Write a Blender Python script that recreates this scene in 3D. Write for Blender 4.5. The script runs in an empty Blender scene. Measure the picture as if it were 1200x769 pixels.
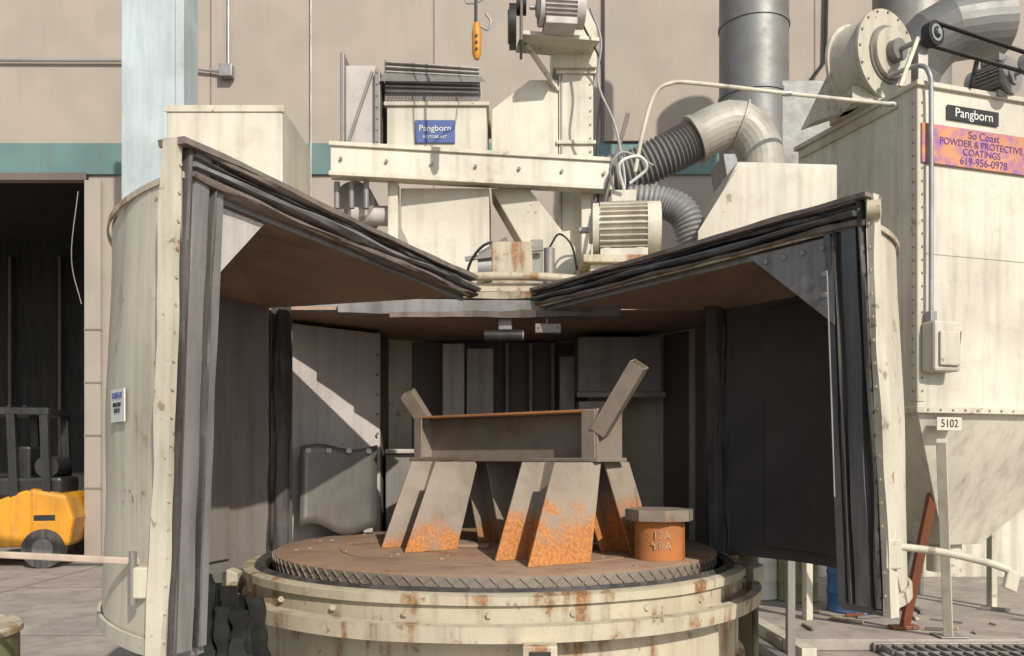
import bpy, bmesh, math, random
from mathutils import Vector, Matrix, noise
random.seed(7)
sc=bpy.context.scene
COL=sc.collection
def V(*a): return Vector(a)

# ------------------------------------------------------------ materials
def mk(name, base, rough=.6, metal=0.0, rust=0.0, dirt=.35, dirtcol=(.12,.09,.06), rustcol=(.30,.11,.03),
       streak=True, bump=.15, scale=1.0, spec=.4, chips=0.0, var=.82, zr=None):
    m=bpy.data.materials.new(name); m.use_nodes=True
    nt=m.node_tree; N=nt.nodes; L=nt.links; b=N['Principled BSDF']
    b.inputs['Metallic'].default_value=metal
    b.inputs['Specular IOR Level'].default_value=spec
    g=N.new('ShaderNodeNewGeometry')
    def ns(sc_,vec=None,det=3,ro=.6):
        n=N.new('ShaderNodeTexNoise'); n.inputs['Scale'].default_value=sc_*scale
        n.inputs['Detail'].default_value=det; n.inputs['Roughness'].default_value=ro
        L.new(vec or g.outputs['Position'],n.inputs['Vector']); return n.outputs['Fac']
    def ramp(fac,a,c):
        r=N.new('ShaderNodeMapRange'); r.inputs[1].default_value=a; r.inputs[2].default_value=c
        r.interpolation_type='SMOOTHSTEP'
        L.new(fac,r.inputs[0]); return r.outputs[0]
    def mix(f,a,c,mode='MIX'):
        x=N.new('ShaderNodeMix'); x.data_type='RGBA'; x.blend_type=mode
        if isinstance(f,float): x.inputs[0].default_value=f
        else: L.new(f,x.inputs[0])
        for s,i in((a,6),(c,7)):
            if isinstance(s,tuple): x.inputs[i].default_value=(s[0],s[1],s[2],1)
            else: L.new(s,x.inputs[i])
        return x.outputs[2]
    def mt(op,f,k):
        x=N.new('ShaderNodeMath'); x.operation=op
        for i,s in enumerate((f,k)):
            if isinstance(s,(int,float)): x.inputs[i].default_value=s
            else: L.new(s,x.inputs[i])
        return x.outputs[0]
    mul=lambda f,k: mt('MULTIPLY',f,k)
    mp=N.new('ShaderNodeMapping'); mp.inputs['Scale'].default_value=(11,11,.8) if streak else (4,4,4)
    L.new(g.outputs['Position'],mp.inputs['Vector'])
    big=ns(1.3,det=1); med=ns(7.0); fine=ns(70.0,det=1); st=ns(1.0,mp.outputs[0])
    dark=tuple(c*var for c in base)
    col=mix(ramp(big,.35,.65),base,dark)
    col=mix(mul(ramp(st,.42,.72),dirt),col,dirtcol)
    col=mix(mul(ramp(med,.48,.78),dirt*.6),col,dirtcol)
    col=mix(mul(ramp(fine,.5,.8),dirt*.3),col,dirtcol)
    if rust>0:
        comb=mt('ADD',mul(st,.6),mul(med,.4))
        t=.66-.2*rust
        rc=mix(ramp(fine,.35,.65),rustcol,tuple(c*.45 for c in rustcol))
        col=mix(mul(ramp(comb,t,t+.10),.8),col,rc)
    if zr:
        sp=N.new('ShaderNodeSeparateXYZ'); L.new(g.outputs['Position'],sp.inputs[0])
        h=mt('ADD',sp.outputs[2],mul(mt('SUBTRACT',med,.5),.45))
        mz=ramp(h,zr[1],zr[0])
        rc=mix(ramp(fine,.3,.7),(.50,.20,.045),(.34,.12,.03))
        col=mix(mul(mz,.92),col,rc)
    if chips>0:
        ch=mt('ADD',ns(26.0,det=2,ro=.6),mul(mt('SUBTRACT',med,.5),1.1))
        col=mix(mul(ramp(ch,.76-.08*chips,.82-.08*chips),.6),col,(.16,.10,.06))
    L.new(col,b.inputs['Base Color'])
    b.inputs['Roughness'].default_value=rough
    if rough<.65:
        rr=N.new('ShaderNodeMapRange'); rr.inputs[3].default_value=max(rough-.15,.05); rr.inputs[4].default_value=min(rough+.15,1)
        L.new(med,rr.inputs[0]); L.new(rr.outputs[0],b.inputs['Roughness'])
    if bump>0:
        bp=N.new('ShaderNodeBump'); bp.inputs['Strength'].default_value=bump; bp.inputs['Distance'].default_value=.02
        L.new(med,bp.inputs['Height']); L.new(bp.outputs[0],b.inputs['Normal'])
    return m
cream =mk('cream_paint',(.56,.525,.425),.5,rust=.2,dirt=.26,chips=.3)
creamC=mk('cream_clean',(.59,.555,.465),.5,rust=.08,dirt=.26)
creamR=mk('cream_rusty',(.52,.46,.34),.6,rust=.72,dirt=.45,chips=.9,rustcol=(.36,.15,.04))
creamF=mk('cream_door_flange',(.56,.52,.42),.55,rust=.42,dirt=.35,chips=.6,rustcol=(.30,.16,.07))
creamD=mk('cream_shell',(.57,.53,.42),.5,rust=.36,dirt=.28,chips=.15,rustcol=(.42,.25,.10))
grayP =mk('gray_panel',(.50,.465,.44),.6,dirt=.3,rust=.05)
gray  =mk('gray_steel',(.27,.255,.24),.5,metal=.3,dirt=.4,rust=.1)
grayD =mk('wear_plate_steel',(.17,.16,.15),.4,metal=.4,dirt=.4,rust=.1)
galv  =mk('galvanised',(.36,.36,.36),.45,metal=.4,dirt=.3,streak=False)
galvD =mk('duct_gray',(.22,.22,.215),.5,metal=.3,dirt=.3,streak=False)
duct  =mk('elbow_paint',(.42,.40,.35),.5,metal=.1,dirt=.35,streak=False)
steel =mk('blasted_steel',(.27,.225,.185),.6,metal=.15,dirt=.5,rust=.34,streak=False,rustcol=(.30,.13,.045))
steelZ=mk('leg_steel',(.31,.26,.21),.6,metal=.1,dirt=.45,rust=.32,streak=False,rustcol=(.34,.14,.05),zr=(1.24,1.40))
steelF=mk('far_leg_steel',(.30,.25,.205),.6,metal=.1,dirt=.5,rust=.34,streak=False,rustcol=(.32,.14,.05),zr=(1.10,1.28))
steelO=mk('orange_rust_steel',(.44,.16,.045),.8,dirt=.35,rust=.4,rustcol=(.45,.15,.03),streak=False)
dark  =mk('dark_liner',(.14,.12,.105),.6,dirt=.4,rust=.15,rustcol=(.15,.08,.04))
darkG =mk('dark_gray_liner',(.25,.225,.21),.5,metal=.1,dirt=.4,rust=.1,rustcol=(.17,.1,.06))
linerR=mk('shaded_liner_right',(.085,.078,.075),.5,dirt=.3,dirtcol=(.14,.125,.115),rust=.05,streak=False,bump=.06)  # right door liner: shade under the door roof put into a darker colour
brown =mk('brown_liner',(.38,.265,.19),.75,dirt=.3,rust=.2,rustcol=(.25,.13,.07),streak=False)
rubber=mk('black_rubber',(.045,.042,.04),.5,dirt=.4,dirtcol=(.2,.18,.16),bump=.3)
rubD  =mk('torn_rubber',(.014,.014,.014),.5,dirt=.15,dirtcol=(.06,.06,.06),bump=.3)
rubG  =mk('worn_seal',(.27,.26,.25),.42,metal=.25,dirt=.45,dirtcol=(.09,.08,.07),bump=.3)
rubK  =mk('dark_seal',(.15,.15,.155),.38,metal=.4,dirt=.45,dirtcol=(.05,.05,.05),bump=.3)
rubB  =mk('brown_seal',(.21,.17,.145),.5,metal=.1,dirt=.5,dirtcol=(.06,.05,.045),bump=.3,rust=.2)
black =mk('black_paint',(.02,.02,.02),.4,dirt=.3,dirtcol=(.08,.07,.06))
tabler=mk('table_rust',(.33,.215,.14),.85,dirt=.55,rust=.6,rustcol=(.36,.15,.06),dirtcol=(.17,.13,.105),streak=False,bump=.5)
rimm  =mk('tread_rim',(.30,.255,.21),.5,metal=.3,dirt=.4,rust=.35,streak=False)
wallm =mk('wall_stucco',(.36,.31,.265),.9,dirt=.08,bump=0,dirtcol=(.2,.16,.13),var=.92)
wallD =mk('wall_joint',(.20,.175,.15),.9,dirt=.2,bump=0)
teal  =mk('teal_trim',(.12,.21,.205),.6,dirt=.2,bump=0)
blueP =mk('pale_blue_paint',(.45,.52,.54),.6,dirt=.2)
conc  =mk('concrete',(.37,.33,.29),.9,dirt=.5,streak=False,bump=.4,dirtcol=(.16,.135,.115))
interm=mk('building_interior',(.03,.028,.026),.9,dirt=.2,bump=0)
yell  =mk('yellow_paint',(.66,.29,.02),.45,dirt=.35)
blueD =mk('blue_drum_paint',(.04,.16,.36),.4,dirt=.3,rust=.1)
olive =mk('olive_drum_paint',(.26,.26,.13),.5,dirt=.4,rust=.2)
white =mk('white_paint',(.70,.70,.68),.5,dirt=.1)
orangeS=mk('sign_orange',(.58,.26,.12),.5,dirt=.9,dirtcol=(.22,.10,.34),streak=False,scale=2.2,bump=0)
purple=mk('sign_purple',(.10,.03,.20),.5,dirt=.1,bump=0)
blueS =mk('sign_blue',(.08,.12,.32),.4,dirt=.2,bump=0)
brownP=mk('brown_red_bar',(.22,.07,.035),.6,dirt=.2,rust=.3)
wood  =mk('pale_bar',(.55,.44,.35),.7,dirt=.3,rust=.2)
chalk =mk('chalk',(.55,.36,.22),.9,dirt=.5,bump=0)

# ------------------------------------------------------------ helpers
def E(name,loc=(0,0,0),rz=0,parent=None):
    o=bpy.data.objects.new(name,None); o.location=loc; o.rotation_euler[2]=rz; COL.objects.link(o)
    o.empty_display_size=.2
    if parent: o.parent=parent
    return o
def mesh(name,vs,fs,mat,parent=None,bevel=0,smooth=False,mats=None,fm=None):
    me=bpy.data.meshes.new(name); me.from_pydata([tuple(v) for v in vs],[],fs)
    for m in (mats or [mat]): me.materials.append(m)
    if fm:
        for p,i in zip(me.polygons,fm): p.material_index=i
    bm=bmesh.new(); bm.from_mesh(me)
    bmesh.ops.recalc_face_normals(bm,faces=bm.faces); bm.to_mesh(me); bm.free()
    if smooth:
        for p in me.polygons: p.use_smooth=True
        try: me.set_sharp_from_angle(angle=math.radians(38))
        except Exception: pass
    o=bpy.data.objects.new(name,me); COL.objects.link(o)
    if parent: o.parent=parent
    if bevel:
        b=o.modifiers.new('b','BEVEL'); b.width=bevel; b.segments=2; b.limit_method='ANGLE'
    return o
def obox(name,c,u,v,w,mat,parent=None,bevel=.006):
    c,u,v,w=map(Vector,(c,u,v,w)); vs=[c+a*u+b*v+d*w for a in(-1,1) for b in(-1,1) for d in(-1,1)]
    fs=[(0,1,3,2),(4,6,7,5),(0,4,5,1),(2,3,7,6),(0,2,6,4),(1,5,7,3)]
    return mesh(name,vs,fs,mat,parent,bevel)
def box(name,x0,x1,y0,y1,z0,z1,mat,parent=None,bevel=.006):
    return obox(name,((x0+x1)/2,(y0+y1)/2,(z0+z1)/2),((x1-x0)/2,0,0),(0,(y1-y0)/2,0),(0,0,(z1-z0)/2),mat,parent,bevel)
def beam(name,p0,p1,w,h,mat,parent=None,bevel=.004,up=(0,0,1)):
    p0,p1=Vector(p0),Vector(p1); t=(p1-p0); l=t.length; t.normalize(); up=Vector(up)
    if abs(t.dot(up))>.95: up=Vector((0,1,0))
    s=t.cross(up).normalized(); u2=s.cross(t)
    return obox(name,(p0+p1)/2,t*l/2,s*w/2,u2*h/2,mat,parent,bevel)
def tube(name,pts,r,mat,parent=None,seg=14,cap=True,res=1,radf=None,smooth=True):
    pts=[Vector(p) for p in pts]
    if res>1 and len(pts)>2:
        q=[pts[0]*2-pts[1]]+pts+[pts[-1]*2-pts[-2]]; out=[]
        for i in range(1,len(q)-2):
            for k in range(res):
                t=k/res; a,b,c,d=q[i-1],q[i],q[i+1],q[i+2]
                out.append(.5*((2*b)+(c-a)*t+(2*a-5*b+4*c-d)*t*t+(3*b-a-3*c+d)*t**3))
        out.append(pts[-1]); pts=out
    elif res>1:
        a,b=pts; pts=[a.lerp(b,k/res) for k in range(res+1)]
    n=len(pts); vs=[];fs=[]
    t0=(pts[1]-pts[0]).normalized(); ref=Vector((0,0,1)) if abs(t0.z)<.9 else Vector((1,0,0))
    u=t0.cross(ref).normalized()
    for i,p in enumerate(pts):
        t=(pts[min(i+1,n-1)]-pts[max(i-1,0)]).normalized()
        u=(u-t*u.dot(t)).normalized(); v=t.cross(u)
        rr=radf(i,n) if radf else r
        for k in range(seg):
            a=2*math.pi*k/seg; vs.append(p+(u*math.cos(a)+v*math.sin(a))*rr)
    for i in range(n-1):
        for k in range(seg):
            k2=(k+1)%seg; fs.append((i*seg+k,i*seg+k2,(i+1)*seg+k2,(i+1)*seg+k))
    if cap: fs.append(tuple(range(seg))[::-1]); fs.append(tuple((n-1)*seg+k for k in range(seg)))
    return mesh(name,vs,fs,mat,parent,0,smooth)
def cyl(name,p0,p1,r,mat,parent=None,seg=32): return tube(name,[p0,p1],r,mat,parent,seg)
def poly_ext(name,pts,d,mat,parent=None,bevel=.006):
    pts=[Vector(p) for p in pts]; d=Vector(d); n=len(pts)
    vs=pts+[p+d for p in pts]; fs=[tuple(range(n)),tuple(range(n,2*n))[::-1]]
    fs+=[(i,(i+1)%n,n+(i+1)%n,n+i) for i in range(n)]
    return mesh(name,vs,fs,mat,parent,bevel)
def rag(name,p0,p1,u,v,prof,mat,parent=None,n=40,jit=.006,fr=6,seed=0):
    """profile (a,b in axes u,v) dragged from p0 to p1 with lumpy, worn irregularity"""
    p0,p1,u,v=map(Vector,(p0,p1,u,v)); m=len(prof); vs=[];fs=[]
    for i in range(n+1):
        p=p0.lerp(p1,i/n)
        for k,(a,b) in enumerate(prof):
            q=p*fr+Vector((seed*3.1+k*.7,seed,k*.3))
            nz=noise.noise_vector(q)*jit+noise.noise_vector(q*.25)*jit*2
            vs.append(p+u*(a+nz.x)+v*(b+nz.y))
    for i in range(n):
        for k in range(m):
            k2=(k+1)%m; fs.append((i*m+k,i*m+k2,(i+1)*m+k2,(i+1)*m+k))
    fs.append(tuple(range(m))); fs.append(tuple(n*m+k for k in range(m))[::-1])
    return mesh(name,vs,fs,mat,parent,0,True)
def rev(name,c,prof,mat,parent=None,seg=96,a0=0,a1=2*math.pi,wob=0):
    full=abs(a1-a0-2*math.pi)<1e-4; ns=seg if full else seg+1; m=len(prof); vs=[];fs=[]
    for i in range(ns):
        a=a0+(a1-a0)*i/seg
        for r,z in prof:
            w=wob*noise.noise(Vector((math.cos(a)*3,math.sin(a)*3,z*5))) if wob else 0
            vs.append((c[0]+(r+w)*math.cos(a),c[1]+(r+w)*math.sin(a),z+w*.5))
    for i in range(seg):
        j=(i+1)%ns
        for k in range(m-1): fs.append((i*m+k,j*m+k,j*m+k+1,i*m+k+1))
    return mesh(name,vs,fs,mat,parent,0,True)
def text(name,s,loc,rot,size,mat,parent=None,ext=.001):
    c=bpy.data.curves.new(name,'FONT'); c.body=s; c.size=size; c.extrude=ext; c.align_x='CENTER'; c.align_y='CENTER'
    c.materials.append(mat); o=bpy.data.objects.new(name,c); o.location=loc; o.rotation_euler=rot; COL.objects.link(o)
    if parent: o.parent=parent
    return o
def bolts(name,pts,n,r,mat,parent=None):
    n=Vector(n).normalized(); ref=Vector((0,0,1)) if abs(n.z)<.9 else Vector((1,0,0)); a=n.cross(ref).normalized(); b=n.cross(a)
    vs=[];fs=[]
    for p in pts:
        p=Vector(p); o=len(vs)
        for h in(-.002,r*.8):
            for k in range(6):
                t=k*math.pi/3; vs.append(p+n*h+(a*math.cos(t)+b*math.sin(t))*r)
        fs.append(tuple(o+6+k for k in range(6)))
        fs+=[(o+k,o+(k+1)%6,o+6+(k+1)%6,o+6+k) for k in range(6)]
    return mesh(name,vs,fs,mat,parent)
def arc3(A,B,C,n):
    ax,ay=A;bx,by=B;cx,cy=C
    d=2*(ax*(by-cy)+bx*(cy-ay)+cx*(ay-by))
    ux=((ax*ax+ay*ay)*(by-cy)+(bx*bx+by*by)*(cy-ay)+(cx*cx+cy*cy)*(ay-by))/d
    uy=((ax*ax+ay*ay)*(cx-bx)+(bx*bx+by*by)*(ax-cx)+(cx*cx+cy*cy)*(bx-ax))/d
    r=math.hypot(ax-ux,ay-uy); a0=math.atan2(ay-uy,ax-ux);am=math.atan2(by-uy,bx-ux);a1=math.atan2(cy-uy,cx-ux)
    def nrm(x): return x%(2*math.pi)
    if nrm(am-a0)<nrm(a1-a0): sweep=nrm(a1-a0)
    else: sweep=-nrm(a0-a1)
    return [(ux+r*math.cos(a0+sweep*i/n),uy+r*math.sin(a0+sweep*i/n)) for i in range(n+1)],(ux,uy),r

# ------------------------------------------------------------ ground
g=mesh('ground',[(-300,-300,0),(300,-300,0),(300,300,0),(-300,300,0)],[(0,1,2,3)],conc)
pad=E('concrete_pad'); box('slab',2.2,9,7.0,12.6,.004,.10,conc,pad,.01)
for i,x in enumerate((-9,-6,-3,0)): box('slab_joint_%d'%i,x,x+.02,6,12.9,.001,.004,wallD,g,0)
for i,y in enumerate((7.6,10.4)): box('cross_joint_%d'%i,-12,2,y,y+.02,.001,.0045,wallD,g,0)

# ------------------------------------------------------------ warehouse
wh=E('warehouse_building',(0,13,0))
box('wall_main',-6.45,22,0,.3,0,12,wallm,wh,0)
box('wall_over_door',-16,-6.45,0,.3,5.86,12,wallm,wh,0)
box('wall_far_side',-24,-16,0,.3,0,12,wallm,wh,0)
box('roof',-24,22,0,14,12,12.2,wallD,wh,0)
box('side_wall_l',-24,-23.7,.3,14,0,12,wallm,wh,0); box('side_wall_r',21.7,22,.3,14,0,12,wallm,wh,0)
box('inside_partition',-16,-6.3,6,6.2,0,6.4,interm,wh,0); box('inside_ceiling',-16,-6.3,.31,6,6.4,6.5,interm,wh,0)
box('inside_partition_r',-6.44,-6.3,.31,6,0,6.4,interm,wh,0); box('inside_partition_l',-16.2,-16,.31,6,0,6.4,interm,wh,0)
box('teal_band',-24,22,-.05,-.003,5.88,6.36,teal,wh,.01)
box('door_head',-16,-6.45,-.09,-.052,5.78,5.9,dark,wh,.01)
box('door_jamb',-6.47,-6.22,-.10,-.052,0,5.78,wallm,wh,.01)
for i,z in enumerate((1.1,1.9,2.7,3.5)): box('jamb_block_joint_%d'%i,-6.47,-6.2,-.106,-.1,z,z+.03,wallD,wh,0)
for i in range(9): box('rack_post_%d'%i,-15.5+i*1.1,-15.44+i*1.1,5.8,5.9,0,6,dark,wh,0)
for i,x in enumerate((-9.5,-4.6,-1.2,1.35,3.2,4.6,8)): box('wall_joint_%d'%i,x,x+.02,-.006,-.002,6.37 if x<-6.5 else 0,12,wallD,wh,0)
box('pilaster_a',1.4,2.0,-.10,-.003,6.37,12,wallm,wh,.01)
tube('conduit',[(-12,-.06,7.62),(-5.9,-.06,7.60),(-4.3,-.06,7.42)],.022,galv,wh,8)
tube('conduit_riser',[(-4.3,-.06,7.42),(-4.3,-.06,9.5)],.022,galv,wh,8)
tube('conduit_drop',[(-3.05,-.06,5.4),(-3.05,-.06,10)],.012,galv,wh,8)
tube('conduit_right',[(4.8,-.06,10),(4.75,-.06,7.6),(4.3,-.06,7.0)],.03,black,wh,8)
box('junction_box',-4.42,-4.22,-.16,-.02,7.33,7.52,galv,wh,.01)
tube('cable_loop',[(-6.55,-.12,5.6),(-6.65,-.12,4.6),(-6.5,-.12,3.9)],.008,galvD,wh,8,res=6)
pc=E('steel_post')
box('flange_front',-4.12,-3.56,9.0,9.05,0,9,blueP,pc); box('flange_back',-4.12,-3.56,9.4,9.45,0,9,blueP,pc)
box('web',-3.87,-3.81,9.05,9.4,0,9,blueP,pc); box('side_plate',-3.56,-3.47,9.02,9.43,0,9,blueP,pc)
box('base_plate',-4.25,-3.4,8.9,9.55,.004,.03,gray,pc)
ed=E('exhaust_duct')
cyl('stack',(2.72,9.6,4.9),(2.72,9.6,9.5),.38,galvD,ed)
for i in range(5): cyl('band_%d'%i,(2.72,9.6,5.6+i*.8),(2.72,9.6,5.64+i*.8),.392,galvD,ed)
box('plenum',2.9,3.75,9.3,10.0,4.4,5.7,galvD,ed)
poly_ext('transition',[(2.3,9.3,4.9),(3.1,9.3,4.9),(2.95,9.3,4.3),(2.4,9.3,4.3)],(0,.6,0),galvD,ed)
cyl('lower_pipe',(2.65,9.6,0),(2.65,9.6,4.35),.14,galvD,ed)
cyl('stack_return',(4.4,9.4,4.8),(4.4,9.4,9.5),.40,gray,ed); cyl('stack_foot',(4.4,9.4,.1),(4.4,9.4,4.8),.12,galvD,ed)

# ------------------------------------------------------------ blast cabinet (fixed part)
CX,CY=-.09,4.65
cab=E('blast_cabinet')
ZT=2.55
rev('outer_shell',(CX,4.95),[(1.52,.0),(1.52,ZT),(1.48,ZT),(1.48,.0)],creamD,cab,48,math.radians(0),math.pi)
n=40; pts=[(CX+1.6*math.cos(math.pi*i/n),4.95+1.6*math.sin(math.pi*i/n),ZT+.005) for i in range(n+1)]
poly_ext('roof_plate',pts,(0,0,.05),creamR,cab)
poly_ext('ceiling_liner',[(p[0],p[1],ZT-.10) for p in pts],(0,0,.02),brown,cab,0)
def wallseg(name,a,b,z0,z1,t,mat):
    a=V(a[0],a[1],0);b=V(b[0],b[1],0);d=(b-a).normalized();nn=V(-d.y,d.x,0)
    return obox(name,(a+b)/2+V(0,0,(z0+z1)/2)+nn*t/2,(b-a)/2,nn*t/2,V(0,0,(z1-z0)/2),mat,cab,.003)
wallseg('liner_left',(-1.42,5.20),(-.88,5.70),1.04,2.42,.03,grayP)
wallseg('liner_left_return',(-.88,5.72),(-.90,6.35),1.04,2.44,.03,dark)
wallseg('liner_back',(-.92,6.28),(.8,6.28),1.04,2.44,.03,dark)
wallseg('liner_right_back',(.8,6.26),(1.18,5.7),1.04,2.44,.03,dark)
wallseg('liner_right',(1.2,5.75),(1.30,4.98),1.04,2.44,.03,darkG)
box('floor_liner',-1.45,1.3,4.9,6.3,1.0,1.03,tabler,cab,0)
box('back_plate',-.48,-.33,5.9,5.93,1.5,2.38,grayP,cab); box('back_plate_2',-.32,-.13,6.0,6.03,1.4,2.36,grayP,cab)
box('back_plate_3',.33,.44,5.95,5.98,1.4,2.3,gray,cab); box('access_box',.44,1.0,5.7,6.1,2.02,2.40,darkG,cab)
box('access_lip',.43,1.02,5.66,5.70,1.99,2.03,gray,cab)
box('low_step',-.86,-.5,5.8,6.2,1.04,1.62,gray,cab); box('low_step_top',-.86,-.45,5.76,6.2,1.62,1.65,grayP,cab)
box('right_column',.42,.62,5.4,5.6,1.04,1.95,darkG,cab)
for i,x in enumerate((-.05,.12,.28)): box('rear_rib_%d'%i,x,x+.03,6.15,6.27,1.04,2.42,darkG,cab)
bolts('liner_bolts',[V(-1.40,5.185,0)+V(.54,.5,0)*(.06+.88*(i%2))+V(0,0,1.75+.13*(i//2)) for i in range(10)],(.68,-.73,0),.010,gray,cab)
vs=[];fs=[];nx,nz=10,10
for j in range(nz+1):
    for i in range(nx+1):
        s=i/nx;t=j/nz
        x=-1.27+.42*s; y=5.18+.25*s-.06-.03*t*t
        vs.append((x,y,1.66-.49*t+.018*math.sin(s*8+.5)*t-.04*s*t+.018*math.sin(s*7)))
for j in range(nz):
    for i in range(nx): a=j*(nx+1)+i; fs.append((a,a+1,a+nx+2,a+nx+1))
wp=mesh('wear_plate',vs,fs,grayD,cab,0,True); so=wp.modifiers.new('s','SOLIDIFY'); so.thickness=.008
bolts('wear_plate_bolts',[(-1.22+.11*i,5.128+.065*i,1.635) for i in range(4)],(-.3,-1,0),.018,white,cab)
for sx,x in ((-1,-1.36),(1,1.20)):
    box('jamb_post',x-.05,x+.05,4.98,5.1,1.0,2.5,darkG,cab)
    for k in range(3):
        rag('jamb_seal_%d'%k,(x-sx*.02*k-.0,4.95-.02*k,1.02),(x-sx*.03*k,4.95-.02*k,2.46),(1,0,0),(0,1,0),[(-.03,-.012),(.03,-.012),(.035,.012),(-.03,.012)],rubber,cab,50,.010,7,k+sx)
rag('roof_lip',(-1.42,5.0,2.50),(1.32,5.0,2.50),(0,1,0),(0,0,1),[(-.04,-.05),(.02,-.05),(.02,.06),(-.04,.05)],rubG,cab,60,.008,4)
rag('lip_seal',(-1.0,4.93,2.475),(.62,4.90,2.45),(0,1,0),(0,0,1),[(-.03,-.045),(.03,-.045),(.03,.03),(-.03,.03)],rubG,cab,60,.010,5,3)
rag('lip_seal_lower',(-.7,4.9,2.42),(.45,4.88,2.405),(0,1,0),(0,0,1),[(-.03,-.02),(.03,-.02),(.03,.012),(-.03,.012)],rubB,cab,60,.012,6,8)
rag('lip_seal_upper',(-.9,4.92,2.53),(.52,4.9,2.51),(0,1,0),(0,0,1),[(-.03,-.015),(.03,-.015),(.03,.02),(-.03,.02)],creamR,cab,50,.010,5,5)
tube('roof_front_rim',[(-.9,5.05,2.60),(-.45,4.95,2.63),(.05,4.92,2.64),(.5,4.97,2.62),(.9,5.1,2.60)],.025,creamR,cab,10,res=6)
box('centre_bracket',-.12,.12,5.0,5.3,2.6,2.86,creamR,cab)
cl=E('work_light'); cyl('housing',(-.16,4.95,2.30),(.06,4.95,2.30),.035,black,cl); box('mount',-.08,.0,4.92,4.98,2.33,2.44,gray,cl); cyl('lens',(.06,4.95,2.30),(.068,4.95,2.30),.03,gray,cl)
cl=E('junction_box'); box('housing',.13,.28,4.84,4.9,2.30,2.355,gray,cl); bolts('screws',[(.15,4.84,2.33),(.26,4.84,2.33)],(0,-1,0),.006,black,cl); tube('stem',[(.2,4.87,2.35),(.2,4.9,2.44)],.01,gray,cl)

# base drum below the table
bd=E('table_base')
prof=[(1.28,0),(1.28,.58),(1.31,.59),(1.31,.62),(1.28,.63),(1.28,.86),(1.315,.89),(1.315,.93),(1.295,.94),(1.295,1.01),(1.315,1.015),(1.315,1.05),(1.29,1.06),(1.21,1.055),(1.21,.9)]
rev('drum',(CX,CY),prof,creamR,bd,128,wob=.008)
rev('gap_seal',(CX,CY),[(1.265,1.05),(1.24,1.075),(1.205,1.06),(1.185,.95)],rubber,bd,128,wob=.02)
a0,a1=math.radians(186),math.radians(355)
rev('skirt_band',(CX,CY),[(1.32,.875),(1.385,.88),(1.39,.945),(1.345,.95),(1.32,.875)],creamR,bd,96,a0,a1,wob=.012)
obox('band_end_r',(CX+1.385,CY-.12,.96),(.03,0,.01),(0,.05,0),(0,0,.06),cream,bd)
obox('band_end_l',(CX-1.375,CY-.14,.95),(.03,0,-.01),(0,.05,0),(0,0,.05),cream,bd)
box('latch_block',.04,.17,3.19,3.27,.80,.89,creamR,bd); box('latch_slot',.065,.145,3.183,3.19,.82,.87,black,bd,.001); cyl('latch_pin',(.1,3.17,.77),(.1,3.17,.85),.018,gray,bd,12)
bolts('rim_bolts',[(CX+1.297*math.cos(a),CY+1.297*math.sin(a),.977) for a in [math.radians(195+i*15) for i in range(11)]],(0,-1,0),.014,creamR,bd)
rev('floor_ring',(CX,CY),[(1.55,.004),(1.55,.03),(1.3,.03)],gray,bd,96)

# table
tb=E('rotary_table')
R=1.165; TZ=1.115
rev('top',(CX,CY),[(0.001,TZ),(.45,TZ),(.452,TZ-.004),(.47,TZ-.004),(.472,TZ),(.83,TZ),(.832,TZ-.005),(.845,TZ-.005),(.847,TZ),(R-.01,TZ),(R,TZ-.006),(R,TZ-.075),(.3,TZ-.08),(.3,.6)],tabler,tb,128)
vs=[];fs=[];ncell=120
for i in range(ncell):
    for s in (0,1):
        aa=2*math.pi*i/ncell; ab=2*math.pi*(i+1)/ncell
        za,zb=(TZ-.068,TZ-.010) if s==0 else (TZ-.010,TZ-.068)
        o=len(vs); w=.0035
        for (a,z) in((aa,za),(ab,zb)):
            for dz,dr in((-w,-.002),(-w,.007),(w,.007),(w,-.002)):
                r=R+dr; vs.append((CX+r*math.cos(a),CY+r*math.sin(a),z+dz))
        for k in range(4): k2=(k+1)%4; fs.append((o+k,o+k2,o+4+k2,o+4+k))
mesh('rim_tread',vs,fs,rimm,tb)
rev('rim_face',(CX,CY),[(R+.001,TZ-.072),(R+.0012,TZ-.008)],rimm,tb,128)
for i in range(40):
    a=random.uniform(0,6.28); r=random.uniform(.2,1.1)
    x=CX+r*math.cos(a);y=CY+r*math.sin(a); s=random.uniform(.004,.014)
    obox('scale_chip_%d'%i,(x,y,TZ+.003),(s,s*.3,0),(-s*.2,s*.5,0),(0,0,.0035),random.choice([tabler,gray]),tb,0)

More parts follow.
